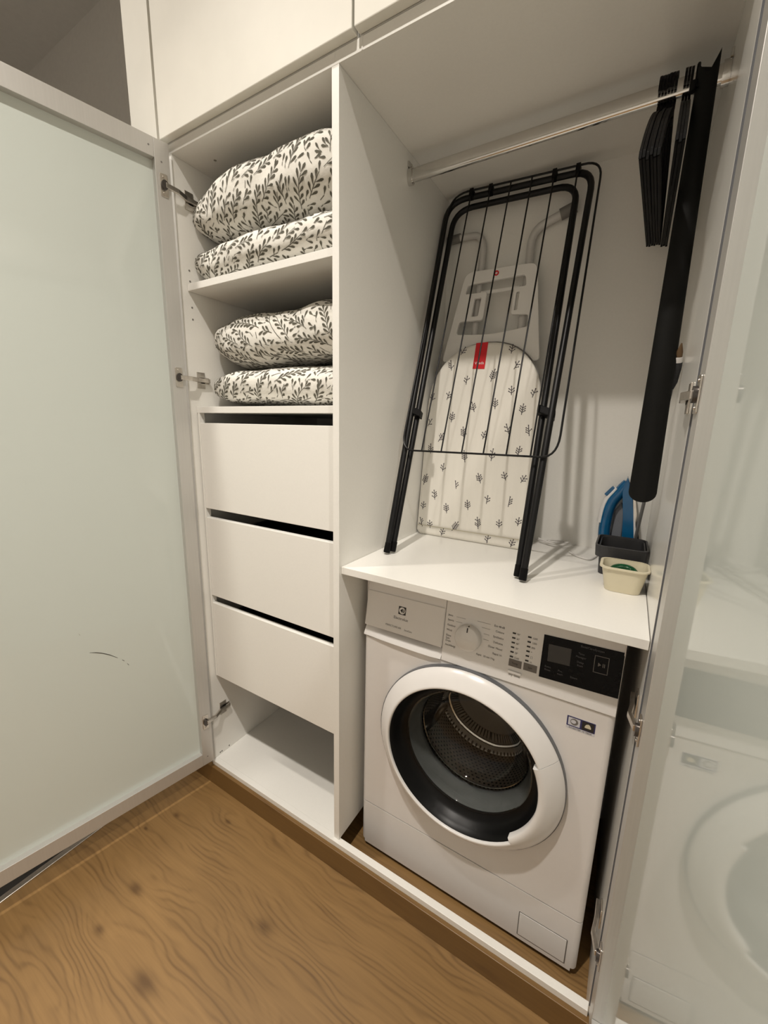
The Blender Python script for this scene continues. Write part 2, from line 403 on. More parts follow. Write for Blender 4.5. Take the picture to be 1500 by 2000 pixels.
gl, TL = glass_door(sc, HL, DA, -1, .60, .0995, 1.9359, [(.048, 1.914), (.020, 1.888), (.020, .128)])
RA, HR = math.radians(3.5), Vector((.6622, -.018, 0))
gr, TR = glass_door(lc, HR, RA, 1, .66, .0995, 1.9359, [])
# scuff on the left glass
b = MB(TL)
def ribbon(b, pts, wd):
    for i in range(len(pts)-1):
        (t0, z0, w0), (t1, z1, w1) = pts[i], pts[i+1]
        b.add([(t0, -.0182, z0+w0), (t0, -.0182, z0-w0), (t1, -.0182, z1-w1), (t1, -.0182, z1+w1)], [(0, 1, 2, 3)])
ribbon(b, [(.2996, .6312, .0004), (.285, .625, .0012), (.2717, .6176, .0013), (.255, .605, .0013), (.2378, .5886, .0005)], 0)
ribbon(b, [(.228, .578, .0008), (.2228, .5723, .001)], 0); ribbon(b, [(.217, .562, .0007), (.2129, .5547, .001)], 0); ribbon(b, [(.3168, .694, .0004), (.3148, .688, .001)], 0)
tag(b.build('scuff_mark', 'scuff', gl), kind='stuff')
# hinges
def hinge(parent, T, z, plate_p, pdir):
    """plate_p: mount plate centre on the cabinet side; pdir: normal of that side"""
    h = MB(T)
    pl = rrect(.0085, .0275, z-.026, z+.026, .003)
    h.loft([[(x, .0003, q) for x, q in pl], [(x, .0026, q) for x, q in pl]])
    o = h.build('hinge', 'steel', parent, bevel=.0004)
    c = MB(T); c.loft([[(.0180+.0085*math.cos(k*math.pi/6), w, z+.0115*math.sin(k*math.pi/6)) for k in range(12)] for w in (.0024, .0080)]); c.build('hinge_cup', 'hinge_dark', o, smooth=True)
    for s in (-.0185, .0185):
        s_ = MB(T); s_.lathe([(0, .0042), (.0022, .0042), (.0028, .0027)], (.019, 0, z+s), n=10); s_.build('screw', 'steel', o, smooth=True)
    p = Vector(plate_p); nx = Vector(pdir)
    b = MB(); x0 = p.x+nx.x*.0003; x1 = p.x+nx.x*.0032
    for y0, y1, q0, q1 in ((p.y-.013, p.y+.012, z-.023, z+.023), (p.y-.004, p.y+.026, z-.009, z+.009)):
        b.box(min(x0, x1), max(x0, x1), y0, y1, q0, q1)
    b.build('mounting_plate', 'steel', o, bevel=.0006)
    st = T @ Vector((.0165, .006, z)); e0 = Vector((p.x+nx.x*.0085, p.y-.014, z)); e1 = Vector((p.x+nx.x*.0075, p.y+.024, z))
    a = MB()
    pts = [st, st*.45+e0*.55+Vector((nx.x*.006, 0, 0)), e0, e1]
    rings = []
    for q, hw in zip(pts, (.0058, .0058, .0062, .0056)):
        rings.append([q+Vector((0, 0, hw))+nx*.004, q+Vector((0, 0, -hw))+nx*.004, q+Vector((0, 0, -hw))-nx*.003, q+Vector((0, 0, hw))-nx*.003])
    a.loft(rings); a.build('hinge_arm', 'steel', o, bevel=.0008)
    b = MB(); b.lathe([(0, 0), (.003, 0), (.003, .001)], (0, 0, 0), n=8)
    return o
for z in (1.836, 1.367, .262): hinge(sc, TL, z, (XL, .043, z), (1, 0, 0))
for z in (1.297, .765, .272): hinge(lc, TR, z, (XR, .043, z), (-1, 0, 0))

# ------------------------------------------------------------------ upper cabinets and filler
for nm, x0, x1, lab in (('upper_cabinet', -.5455, .0630, 'white upper cabinet with flat door above the bedding shelves'),
                        ('upper_cabinet', .0660, .675, 'white upper cabinet above the hanging rail, mostly out of view')):
    u = thing(nm, ((x0+x1)/2, .28, 1.951), lab, 'cabinet')
    b = MB(); b.box(x0+.001, x0+.018, .001, .56, 1.9525, CEIL-.002); b.box(x1-.018, x1-.001, .001, .56, 1.9525, CEIL-.002)
    b.box(x0+.018, x1-.018, .001, .56, 1.9525, 1.97); b.box(x0+.018, x1-.018, .54, .56, 1.97, CEIL-.002); b.build('body', 'melamine', u)
    MB().box(x0+.0012, x1-.0012, -.020, -.0005, 1.953, CEIL-.004).build('door', 'upper', u, bevel=.0018)
fp = MB().box(-.665, -.5540, -.020, -.001, .070, CEIL).build('trim_4', 'upper', bevel=.001); struct(fp)
struct(MB().box(-.665, -.5485, -.001, .33, .0, CEIL).build('wall_return', 'wall'))

# ------------------------------------------------------------------ ceiling lamps
for i, (x, y, e) in enumerate(LAMPS):
    l = thing('ceiling_downlight', (x, y, CEIL), ['round ceiling downlight nearest the bedding shelves', 'round ceiling downlight in front of the cabinet divider', 'round ceiling downlight beyond the right glass door'][i], 'lamp', 'recessed ceiling downlights')
    MB().lathe([(.055, CEIL), (.055, CEIL-.004), (.052, CEIL-.006), (.042, CEIL-.004), (.042, CEIL)], (x, y, 0), n=32, axis='z').build('trim_ring', 'white_plastic', l, smooth=True)
    MB().lathe([(0, CEIL-.002), (.042, CEIL-.002)], (x, y, 0), n=32, axis='z').build('lens', 'lens', l)
    ld = bpy.data.lights.new('lamp', 'AREA'); ld.shape = 'DISK'; ld.size = .07; ld.spread = math.radians(116); ld.energy = e; ld.color = LAMP_COL
    lo = bpy.data.objects.new('lamp_light', ld); COL.objects.link(lo); lo.parent = l; lo.location = (0, 0, -.008)

# ------------------------------------------------------------------ washing machine
WX0, WX1, WY, WC = .038, .634, .0864, (.336, 0, .463)
wm = thing('washing_machine', (.336, .30, 0), 'white front-loading washing machine with black display under the worktop', 'washing machine')
b = MB(); b.box(WX0, WX0+.002, .1, .53, .02, .86); b.box(WX1-.002, WX1, .1, .53, .02, .86); b.box(WX0, WX1, .528, .53, .02, .86)
b.box(WX0+.002, WX1-.002, .1, .528, .02, .022); b.build('body', 'washer', wm)
MB().box(WX0-.001, WX1+.001, .112, .535, .853, .8626).build('lid', 'washer_plastic', wm, bevel=.003)
XZ = lambda y: Matrix.Translation((0, y, 0)) @ Matrix(((1, 0, 0, 0), (0, 0, 1, 0), (0, 1, 0, 0), (0, 0, 0, 1)))   # local xy -> XZ, local z -> +Y
circ = [(WC[0]+.216*math.cos(k*math.pi/40), WC[2]+.216*math.sin(k*math.pi/40)) for k in range(80)]
# rounded side returns so the front edges turn back
fr = MB()
def front_shell(bm_, z0, z1, sd=None):
    for xa, d in (((WX0, 1), (WX1, -1)) if sd is None else (((WX0, 1), (WX1, -1))[sd],)):
        prof = [(xa, .104)]+[(xa+d*(.012-.012*math.cos(t)), WY+.0165-.012*math.sin(t)-.0045) for t in [k*math.pi/12 for k in range(7)]]+[(xa+d*.012, WY+.004), (xa+d*.004, .104)]
        bm_.prism(prof, 'z', z0, z1)
for sd in (0, 1):
    fr = MB(); front_shell(fr, .163, .6925, sd); fr.build('front_edge', 'washer', wm, smooth=True)
plate('front_panel', rrect(WX0+.0118, WX1-.0118, .163, .6925, .001), [circ], .004, XZ(WY), 'washer', wm)
kb = MB(); kz = [(WY+.0165, .014)]
b = MB(); front_shell(b, .024, .160); b.box(WX0+.0118, WX1-.0118, WY, WY+.004, .0145, .160); b.build('kick_panel', 'washer', wm, smooth=True)
b = MB(); b.box(.5025, .608, WY-.0010, WY+.001, .028, .096); b.build('filter_flap', 'washer_plastic', wm, bevel=.0009)
b = MB(); o_, i_ = rrect(.5005, .610, .0262, .0978, .002), rrect(.5025, .608, .028, .096, .002)
plate('flap_gap', o_, [i_], .0004, XZ(WY-.0004), 'ink_grey', wm)
for x in (.07, .60):
    for y in (.13, .48): MB().lathe([(0, .0002), (.018, .0002), (.018, .012), (.008, .012), (.008, .021)], (x, y, 0), n=16, axis='z').build('foot', 'blackplastic', wm, smooth=True)
# fascia
def FPt(x, z, e=0.0):
    k = 1/math.hypot(1, .15); return Vector((x, .0834+.15*(z-.70)-e*k, z+.15*e*k))
def FM(x, z, e=.0004): return frame_mat(FPt(x, z, e), (1, 0, 0), (0, .15, 1))
def fquad(bm_, pts, e): bm_.add([FPt(x, z, e) for x, z in pts], [tuple(range(len(pts)))])
def fslab(bm_, x0, x1, z0, z1, e0, e1): bm_.loft([[FPt(x, z, e) for x, z in ((x0, z0), (x1, z0), (x1, z1), (x0, z1))] for e in (e0, e1)])
b = MB(); b.prism([(.0838, .6945), (.0834, .697), (.0834+.15*.145, .845), (.0834+.15*.155+.003, .853), (.118, .853), (.118, .6945)], 'x', .2625, WX1-.001)
b.prism([(.0834+.15*.03, .727), (.0834+.15*.145, .845), (.0834+.15*.155+.003, .853), (.118, .853), (.118, .727)], 'x', WX0+.001, .2615)
b.prism([(.110, .6945), (.110, .727), (.118, .727), (.118, .6945)], 'x', WX0+.001, .2625)
fa = b.build('control_fascia', 'washer_plastic', wm, bevel=.0012)
# detergent drawer front and finger lip below
b = MB(); b.loft([[FPt(x, z, e) for x, z in ((WX0+.002, .7255), (.2605, .7255), (.2605, .822), (WX0+.004, .8195))] for e in (.0002, .0022)]); dd_ = b.build('detergent_drawer', 'washer_plastic', wm, bevel=.001)
rings = []
for x, top, out in ((WX0+.001, .7250, .0010), (.060, .7200, .002), (.090, .7165, .004), (.13, .7140, .0055), (.20, .7135, .0065), (.235, .7150, .006), (.262, .7185, .003)):
    rings.append([(x, .0855, .6945), (x, .0838-out, .6975), (x, .0838-out+.001, .6995+(top-.714)*.2), (x, .0990, top), (x, .109, top), (x, .109, .6945)])
MB().loft(rings).build('handle_lip', 'washer_plastic', wm, smooth=True)
# logo square, letter marks
b = plate('logo_emblem', rrect(-.0105, .0105, -.0105, .0105, .001), [], .0003, FM(.1472, .7875, .0023), 'ink', dd_)
plate('logo_disc', [(.0088*math.cos(k*math.pi/12), .0088*math.sin(k*math.pi/12)) for k in range(24)], [[(-.0058, 0.0), (.0012, .0062), (.0018, .0018), (.0018, -.0018), (.0012, -.0062)], [(.0030, .0058), (.0058, .0040), (.0068, 0), (.0058, -.0040), (.0030, -.0058), (.0036, 0)] ], .0003, FM(.1472, .7875, .0027), 'washer_plastic', dd_)
text('Electrolux', .0100, FM(.1452, .7662, .0024), 'ink', dd_, align='CENTER')
text('PERFECTCARE 600', .0068, FM(.103, .7418, .0024), 'ink_grey', dd_, stretch=.82)
text('SensiCare', .0066, FM(.158, .7405, .0024), 'ink_grey', dd_, stretch=.82)
# knob
kc = FPt(.3246, .7690); km = FM(.3246, .7690, 0)
b = MB(km); b.lathe([(.0305, .0), (.0300, .010), (.0285, .0165), (.0265, .0185), (0, .0190)], (0, 0, 0), n=40, axis='z')
kn = b.build('program_knob', 'washer_plastic', wm, smooth=True, angle=50)
b = MB(km); b.add([(-.0012, .016, .0193), (.0012, .016, .0193), (.0016, .0262, .0190), (-.0012, .0262, .0190)], [(0, 1, 2, 3)]); b.add([(-.0012, .0262, .0190), (.0016, .0262, .0190), (.0028, .0308, .0120), (.0, .0308, .0120)], [(0, 1, 2, 3)]); b.build('pointer', 'ink', kn)
lt = [('Jeans', .8090, .2692), ('Sports', .7975, .2692), ('Outdoor', .7850, .2690), ('Wool', .7730, .2690), ('Rinse', .7600, .2690), ('Spin', .7535, .2690), ('Drain', .7470, .2690), ('AntiAllergy', .7370, .2690)]
for s, z, x in lt: text(s, .0068, FM(x, z), 'ink_grey', fa, stretch=.85)
rt = [('Eco 40-60', .8118), ('Cottons', .8000), ('Synthetics', .7870), ('Delicates', .7745), ('Duvet  Mixed', .7620), ('Rapid 14', .7487)]
for s, z in rt: text(s, .0068, FM(.403, z), 'ink' if s[0] == 'E' else 'ink_grey', fa, align='RIGHT', stretch=.85)
text('Rapid   20 min 3 kg', .0060, FM(.3462, .7362), 'ink_grey', fa, stretch=.9)
b = MB()
for z, x0 in ((.8118, .340), (.8000, .352), (.7870, .358), (.7745, .358)):
    fquad(b, [(x0, z-.0003), (.371, z-.0003), (.371, z+.0003), (x0, z+.0003)], .0004)
for z, x1 in ((.8090, .312), (.7975, .305)): fquad(b, [(.290, z-.0003), (x1, z-.0003), (x1, z+.0003), (.290, z+.0003)], .0004)
tag(b.build('program_lines', 'ink_grey', fa), kind='stuff')
for cx, cz0, cz1, labs in ((.4243, .8066, .7542, ['90°', '60°', '40°', '30°', '20°', 'Cold']), (.4570, .8070, .7551, ['1200', '1000', '800', '*', '[ ]', '-o'])):
    for k in range(6):
        z = cz0+(cz1-cz0)*k/5
        b = MB(); fquad(b, [(cx-.0036, z-.0017), (cx+.0036, z-.0017), (cx+.0036, z+.0017), (cx-.0036, z+.0017)], .0005); b.build('indicator_light', 'ink', fa)
        text(labs[k], .0058, FM(cx+.0062, z-.0008), 'ink_grey', fa, stretch=.85)
for x0, x1, z0, z1, s in ((.4202, .4475, .7332, .7492, 'Temp.'), (.4518, .4795, .7338, .7496, 'Spin')):
    b = MB(); fslab(b, x0, x1, z0, z1, .0001, .0012); bt = b.build('touch_button', 'btn_grey', fa, bevel=.0004)
    text(s, .0055, FM((x0+x1)/2, (z0+z1)/2, .0014), 'ink', bt, align='CENTER')
b = MB(); fslab(b, .4206, .4494, .7192, .7240, 0, .004); tb = b.build('label_tab', 'washer_plastic', fa, bevel=.0006)
text('my time', .0075, FM(.435, .7145, .0004), 'ink_grey', fa, align='CENTER')
b = MB(); b.loft([[FPt(x, z, e) for x, z in ((.4848, .7298), (.6322, .7340), (.6330, .8262), (.4852, .8215))] for e in (.0001, .0015)]); dp = b.build('display_panel', 'black_gloss', wm, bevel=.0005)
b = MB(); fquad(b, [(.4975, .768), (.5405, .7705), (.5402, .8062), (.4965, .8045)], .0018); b.build('display_window', 'lcd', dp)
text('SensiCareSystem', .0062, FM(.556, .8172, .0018), 'ink_dim', dp)
for s, x, z in (('Time', .559, .8015), ('Manager', .559, .7945), ('Delay', .559, .7840), ('Start', .559, .7770), ('Extra', .500, .7560), ('Rinse', .500, .7495), ('Pre-', .525, .7545), ('wash', .525, .7480), ('Steam', .551, .7490)):
    text(s, .0056, FM(x, z, .0018), 'ink_dim', dp, align='CENTER')
b = MB()
for q in ([(.5830, .7725), (.6088, .7732), (.6088, .7744), (.5830, .7737)], [(.5830, .8060), (.6088, .8067), (.6088, .8079), (.5830, .8072)], [(.5830, .7725), (.5842, .7725), (.5842, .8072), (.5830, .8072)], [(.6076, .7730), (.6088, .7730), (.6088, .8079), (.6076, .8079)]): fquad(b, q, .0018)
fquad(b, [(.5905, .7860), (.5905, .7940), (.5960, .7900)], .0018); fquad(b, [(.5985, .7862), (.5998, .7862), (.5998, .7938), (.5985, .7938)], .0018); fquad(b, [(.6012, .7862), (.6025, .7862), (.6025, .7938), (.6012, .7938)], .0018)
tag(b.build('start_button_print', 'ink_grey', dp), kind='stuff')
# energy sticker
SZ = lambda x, z, e=.0003: frame_mat((x, WY-e, z), (1, 0, 0), (0, 0, 1))
stk = plate('sticker', rrect(.5485, .6025, .6350, .6645, .001), [], .0002, XZ(WY-.0003), 'sticker_white', wm)
plate('sticker_frame', rrect(.5490, .6020, .6415, .6642, .001), [rrect(.5515, .5740, .6435, .6620, .0008)], .0002, XZ(WY-.0006), 'blue', stk)
plate('sticker_field', rrect(.5775, .5998, .6432, .6625, .0008), [], .0002, XZ(WY-.0009), 'ink', stk)
plate('sticker_swirl', [(.563+.0075*math.cos(k*math.pi/10), .6528+.0075*math.sin(k*math.pi/10)) for k in range(20)], [[(.5615+.005*math.cos(k*math.pi/8), .6532+.0045*math.sin(k*math.pi/8)) for k in range(16)]], .0002, XZ(WY-.0006), 'ink_grey', stk)
plate('sticker_icon', [(.5830, .6490), (.5945, .6490), (.5945, .6520), (.5920, .6570), (.5888, .6585), (.5850, .6565), (.5828, .6520)], [], .0002, XZ(WY-.0011), 'beige', stk)
text('INVERTER 10 YEAR', .0052, SZ(.5755, .6380, .0006), 'ink_grey', stk, align='CENTER')
# porthole door
wd = MB(); wd.lathe([(.2325, .0900), (.2325, .0740), (.2280, .0740)], WC); wdo = wd.build('porthole_door', 'grey_plastic', wm, smooth=True)
HA0, HA1 = math.radians(-45), math.radians(25)
prof = [(.2310, .0770), (.2305, .0735), (.2290, .0705), (.2205, .0610), (.2140, .0560), (.1980, .0440), (.1945, .0425), (.1918, .0430), (.1905, .0450), (.1910, .0600)]
MB().lathe(prof, WC, n=100, a0=HA1+.004, a1=HA0+2*math.pi-.004).build('door_ring', 'washer_plastic', wdo, smooth=True, angle=60)
profh = [(.2312, .0770), (.2307, .0733), (.2292, .0702), (.2207, .0605), (.2142, .0553), (.1985, .0434), (.1900, .0410), (.1830, .0420), (.1800, .0450), (.1810, .0600)]
hb = MB(); hb.lathe(profh, WC, n=24, a0=HA0, a1=HA1)
for a in (HA0, HA1): hb.add([(WC[0]+r*math.cos(a), y, WC[2]+r*math.sin(a)) for r, y in profh], [tuple(range(len(profh)))])
hb.build('door_handle', 'washer_plastic', wdo, smooth=True, angle=60)
MB().lathe([(.1925, .0480), (.1900, .0500), (.1840, .0640), (.1770, .0780), (.1700, .0880), (.1600, .0920), (.1600, .0990)], WC).build('inner_ring', 'black_ring', wdo, smooth=True, angle=60)
MB().lathe([(.1610, .0930), (.1580, .0905), (.1550, .0930), (.1500, .1050), (.1450, .1350), (.1330, .1650), (.1050, .1870), (.0600, .1960), (.0, .1985)], WC).build('porthole_glass', 'porthole', wdo, smooth=True, angle=80)
MB().lathe([(.2150, .0995), (.1800, .0995), (.1700, .1010), (.1680, .1350), (.1600, .1500), (.1580, .1560), (.1620, .1660), (.1700, .1680)], WC).build('door_gasket', 'rubber', wm, smooth=True, angle=60)
dm = MB().lathe([(.1590, .1700), (.1580, .1740), (.1610, .1780), (.2000, .1830), (.2350, .1920), (.2400, .2000), (.2400, .4700)], WC, n=96).build('drum', 'drum', wm, smooth=True, angle=35)
MB().lathe([(.2400, .4700), (.2200, .4800), (.1500, .4740), (.1400, .4640), (.0600, .4640), (.0500, .4740), (0, .4740)], WC, n=72).build('drum_back', 'drum', dm, smooth=True, angle=35)
MB().tube([Vector((WC[0]+.186*math.cos(k*math.pi/30), .4560, WC[2]+.186*math.sin(k*math.pi/30))) for k in range(60)], .0085, n=8, closed=True).build('drum_rim', 'chrome', dm, smooth=True)
MB().tube([Vector((WC[0]+.1585*math.cos(k*math.pi/36), .1720, WC[2]+.1585*math.sin(k*math.pi/36))) for k in range(72)], .0022, n=8, closed=True).build('drum_lip', 'chrome', dm, smooth=True)
for a in (205, 330, 85):
    a = math.radians(a); er = Vector((math.cos(a), 0, math.sin(a))); et = Vector((-math.sin(a), 0, math.cos(a))); rr = []
    for y, hgt, wdt in ((.205, .012, .022), (.225, .048, .03), (.33, .055, .034), (.43, .048, .03), (.462, .012, .022)):
        c = Vector((WC[0], y, WC[2])); ring = []
        for k in range(9):
            t = k/8; ring.append(c+er*(.2395-hgt*math.sin(math.pi*t)**.6)+et*wdt*(2*t-1))
        rr.append(ring)
    MB().loft(rr, closed=False, caps=False).build('lifter', 'steel', dm, smooth=True, angle=60)

# ------------------------------------------------------------------ pillows with leaf print
def pillow(lab, cx, cy, cz, a, b_, c, seed, rot, sag=.0, lean=0.0, droop=0.0):
    rnd = random.Random(seed)
    t = thing('pillow', (cx, cy, cz-c), lab, 'pillow', 'leaf-print bedding pillows')
    NX, NP, nx, ne = 80, 72, 4.6, 3.0
    def S(x, ph):
        q = max(-1, min(1, x/a)); g = max(0.0, 1-abs(q)**nx)**(1/nx)
        g = .02+.98*g; cp, sp = math.cos(ph), math.sin(ph)
        yy = -math.copysign(abs(cp)**(2/ne), cp); zz = math.copysign(abs(sp)**(2/ne), sp)
        gy = .80+.20*g                       # ends pinch in height much more than in depth
        P = Vector((x, b_*gy*yy, c*g*zz))
        nz = noise.noise(Vector((x*6+seed, P.y*6, P.z*7)))*.012+noise.noise(Vector((x*17+seed, P.y*15, P.z*22)))*.004
        d = Vector((0, P.y/b_, P.z/c)); d = d.normalized() if d.length > 1e-6 else d
        P += d*nz*g
        # bottom stays flat on what carries it
        P.z = min(max(P.z, -c+.0005), c)
        up = max(0.0, (P.z+c)/(2*c)); P.z += up*(lean*x-droop*max(0.0, -q-.35)**2)
        return Vector((cx, cy, cz))+P
    rings = [[S(-a+2*a*i/NX, 2*math.pi*j/NP) for j in range(NP)] for i in range(NX+1)]
    body = MB().loft(rings); bo = body.build('pillowcase', 'fabric', t, smooth=True, angle=80)
    # arc length table on the mid cross section, front half
    tab = [0.0]; prev = S(0, -1.75); K = 200
    for k in range(1, K+1):
        p = S(0, -1.75+(3.6)*k/K); tab.append(tab[-1]+(p-prev).length); prev = p
    Ltot = tab[-1]
    def ph_of(s):
        s = max(0, min(Ltot, s)); lo, hi = 0, K
        while hi-lo > 1:
            md = (lo+hi)//2
            if tab[md] <= s: lo = md
            else: hi = md
        fr_ = (s-tab[lo])/max(1e-9, tab[hi]-tab[lo]); return -1.75+3.6*(lo+fr_)/K
    def W(u, s):
        u = max(-a*.985, min(a*.985, u)); ph = ph_of(s); P = S(u, ph); e = 2e-3
        du = S(u+e, ph)-S(u-e, ph); dp_ = S(u, ph+.02)-S(u, ph-.02); n = du.cross(dp_)
        n = n.normalized() if n.length > 1e-12 else Vector((0, -1, 0))
        c0 = Vector((cx, cy, cz)); d = P-c0; d.x *= .2
        if n.dot(d) < 0: n = -n
        return P+n*.0011
    pr = MB(); CELL = .01; grid = {}
    def put(p): grid.setdefault((int(p[0]//CELL), int(p[1]//CELL)), []).append(p)
    def free(p, r, own=()):
        i, j = int(p[0]//CELL), int(p[1]//CELL)
        for a_ in (-1, 0, 1):
            for b2 in (-1, 0, 1):
                for q in grid.get((i+a_, j+b2), ()):
                    if (p[0]-q[0])**2+(p[1]-q[1])**2 < r*r and q not in own: return False
        return True
    def leaf(u, s, ang, ln, wd):
        ca, sa = math.cos(ang), math.sin(ang); pts = []
        for l, w_ in ((0, .08), (.4, .5), (.72, 1), (.92, .62), (1, 0), (.92, -.62), (.72, -1), (.4, -.5)):
            x_, y_ = l*ln, w_*wd/2; pts.append(W(u+x_*ca-y_*sa, s+x_*sa+y_*ca))
        pr.add(pts, [(0, 1, 7), (1, 2, 6, 7), (2, 3, 5, 6), (3, 4, 5)])
    def seg(p0, p1, wd):
        d = Vector((p1[0]-p0[0], p1[1]-p0[1])); d.normalize(); n = Vector((-d.y, d.x))*wd/2
        pr.add([W(p0[0]+n.x, p0[1]+n.y), W(p0[0]-n.x, p0[1]-n.y), W(p1[0]-n.x, p1[1]-n.y), W(p1[0]+n.x, p1[1]+n.y)], [(0, 1, 2, 3)])
    def try_leaf(q, la, ln, wd, own):
        tip = (q[0]+ln*math.cos(la), q[1]+ln*math.sin(la)); m1 = (q[0]+.6*ln*math.cos(la), q[1]+.6*ln*math.sin(la))
        if free(tip, .0064, own) and free(m1, .0060, own):
            leaf(q[0], q[1], la, ln, wd); put(tip); put(m1); own.add(tip); own.add(m1); return True
        return False
    STEP = .0150
    for tries in range(420):
        u, s = rnd.uniform(-a, a), rnd.uniform(.0, Ltot); ang = rot+rnd.uniform(-.6, .6)
        if not free((u, s), .0085): continue
        n = rnd.randint(3, 7); curve = rnd.uniform(-.14, .14); p = (u, s); own = {p}; put(p)
        for k in range(n):
            q = (p[0]+STEP*math.cos(ang), p[1]+STEP*math.sin(ang))
            if abs(q[0]) > a or not (0 < q[1] < Ltot) or not free(q, .0085, own): break
            seg(p, q, .0015); put(q); own.add(q); h = ((p[0]+q[0])/2, (p[1]+q[1])/2); put(h); own.add(h)
            for sd in (1, -1): try_leaf(q if sd > 0 else h, ang+sd*rnd.uniform(.45, .75), rnd.uniform(.0180, .0235), rnd.uniform(.0054, .0068), own)
            p = q; ang += curve
        try_leaf(p, ang, .0205, .0062, own)
    for tries in range(7000):
        u, s = rnd.uniform(-a, a), rnd.uniform(.0, Ltot)
        if not free((u, s), .0062): continue
        ang = rot+rnd.uniform(-1.3, 1.3); own = set()
        if try_leaf((u, s), ang, rnd.uniform(.0165, .0215), rnd.uniform(.0052, .0066), own):
            put((u, s)); own.add((u, s))
            e = (u-.007*math.cos(ang+.3), s-.007*math.sin(ang+.3)); seg(e, (u, s), .0014)
            try_leaf(e, ang+rnd.choice((-1, 1))*rnd.uniform(.6, .9), .018, .0060, own)
    tag(pr.build('leaf_print', 'leaf', bo), kind='stuff')
    return t
pillow('topmost and plumpest leaf-print pillow, close under the cabinet roof', -.2660, .240, 1.8200, .2610, .212, .0850, 3, .9, lean=.02, droop=.12)
pillow('flat leaf-print pillow resting on the upper shelf', -.2650, .236, 1.6784, .2620, .212, .0545, 11, .8, lean=.0)
pillow('upper leaf-print pillow of the lower shelf with a folded edge', -.2600, .270, 1.4838, .2540, .206, .0780, 23, 2.4, lean=.0)
pillow('leaf-print pillow resting just above the drawers', -.2590, .266, 1.3472, .2560, .208, .0560, 31, .6, lean=.0)

# ------------------------------------------------------------------ drying rack
dr = thing('drying_rack', (.24, .16, .9045), 'folded black metal drying rack leaning in the niche before the ironing board', 'drying rack')
SL = .365
def RK(x, z, y0): return Vector((x, y0+SL*(z-.9045), z))
def arc(c0, c1, corner, n=7):
    return [Vector(c0)*(1-t)**2+Vector(corner)*2*t*(1-t)+Vector(c1)*t*t for t in [k/n for k in range(n+1)]]
def uframe(xl0, xl1, xr0, xr1, ztl, ztr, y0, z0, r=.055):
    L = lambda x, z: RK(x, z, y0)
    zl, zr = ztl-r, ztr-r
    return [L(xl0, z0), L((xl0+xl1)/2, (z0+zl)/2)]+arc(L(xl1, zl), L(xl1+r, ztl), L(xl1, ztl))+arc(L(xr1-r, ztr), L(xr1, zr), L(xr1, ztr))+[L((xr0+xr1)/2, (z0+zr)/2), L(xr0, z0)]
fo = MB().tube(uframe(.0585, .032, .4185, .426, 1.908, 1.894, .158, .9160), .0080, n=12).build('leg_frame', 'blackmetal', dr, smooth=True)
fi = MB().tube(uframe(.0660, .050, .4030, .391, 1.886, 1.876, .176, .9160), .0080, n=12).build('leg_frame', 'blackmetal', dr, smooth=True)
for (x, y0, par) in ((.0585, .158, fo), (.4185, .158, fo), (.066, .176, fi), (.403, .176, fi)):
    MB().tube([RK(x, .9052+.0035, y0), RK(x, .9052+.006, y0), RK(x, .935, y0)], [.0078, .0092, .0090], n=12).build('foot_cap', 'blackplastic', par, smooth=True)
wy = .1435
L = lambda x, z: RK(x, z, wy)
loop = arc(L(.044, 1.865), L(.095, 1.920), L(.044, 1.920))+arc(L(.400, 1.904), L(.446, 1.855), L(.446, 1.904))+[L(.449, 1.50)]+arc(L(.451, 1.235), L(.415, 1.184), L(.451, 1.184))+arc(L(.085, 1.183), L(.047, 1.230), L(.047, 1.183))+[L(.045, 1.5)]
wsh = MB().tube(loop, .0026, n=8, closed=True).build('wire_shelf_frame', 'blackmetal', dr, smooth=True)
for k in range(6):
    xb = .110+.0566*k; xt = .106+.0568*k; zt = 1.920-.016*(xt-.095)/.305
    MB().tube([L(xb, 1.184), L(xt, zt)], .0021, n=8).build('drying_wire', 'blackmetal', wsh, smooth=True)
    if k in (0, 1, 4, 5): MB(frame_mat(L(xt, zt-.006), (1, 0, 0), (0, SL, 1))).box(-.0055, .0055, -.012, .012, -.016, .003).build('wire_clip', 'blackplastic', wsh, bevel=.001)
for xs in ((.040, .075), (.388, .428)):
    o_ = MB(frame_mat(RK((xs[0]+xs[1])/2, 1.286, .166), (1, 0, -.35), (0.0, SL, 1))).box(-(xs[1]-xs[0])/2-.002, (xs[1]-xs[0])/2+.002, -.010, .010, -.012, .014).build('pivot_bracket', 'blackplastic', dr, bevel=.002)

# ------------------------------------------------------------------ ironing board
ib = thing('ironing_board', (.192, .43, .9045), 'tabletop ironing board with cream sprig cover standing against the niche wall', 'ironing board')
BK = .10
BM = frame_mat((0, .41, .9045), (1, 0, 0), (0, BK, 1)); kz = math.hypot(1, BK)       # local x = X, local y = along the board, local z = towards viewer
def outline(hw, z1, z2, cxb=.1925, zb=.001, n=26, r=.012):
    pts = [(cxb-hw+r, zb), (cxb+hw-r, zb), (cxb+hw, zb+r)]
    for k in range(n+1):
        t = math.pi*k/n; c_, s_ = math.cos(t), math.sin(t)
        pts.append((cxb+.002+hw*math.copysign(abs(c_)**(2/2.25), c_), z1+(z2-z1)*abs(s_)**(2/2.25)))
    pts.append((cxb-hw, zb+r)); return pts
def bl(z): return (z-.9045)*kz
core = outline(.1705, bl(1.300), bl(1.4925))
brd = MB(BM)
def shrink(poly, d, zc_=.30):
    cx_ = .1925; return [(cx_+(x-cx_)*(1-d/.17), zc_+(y-zc_)*(1-d/.30)) for x, y in poly]
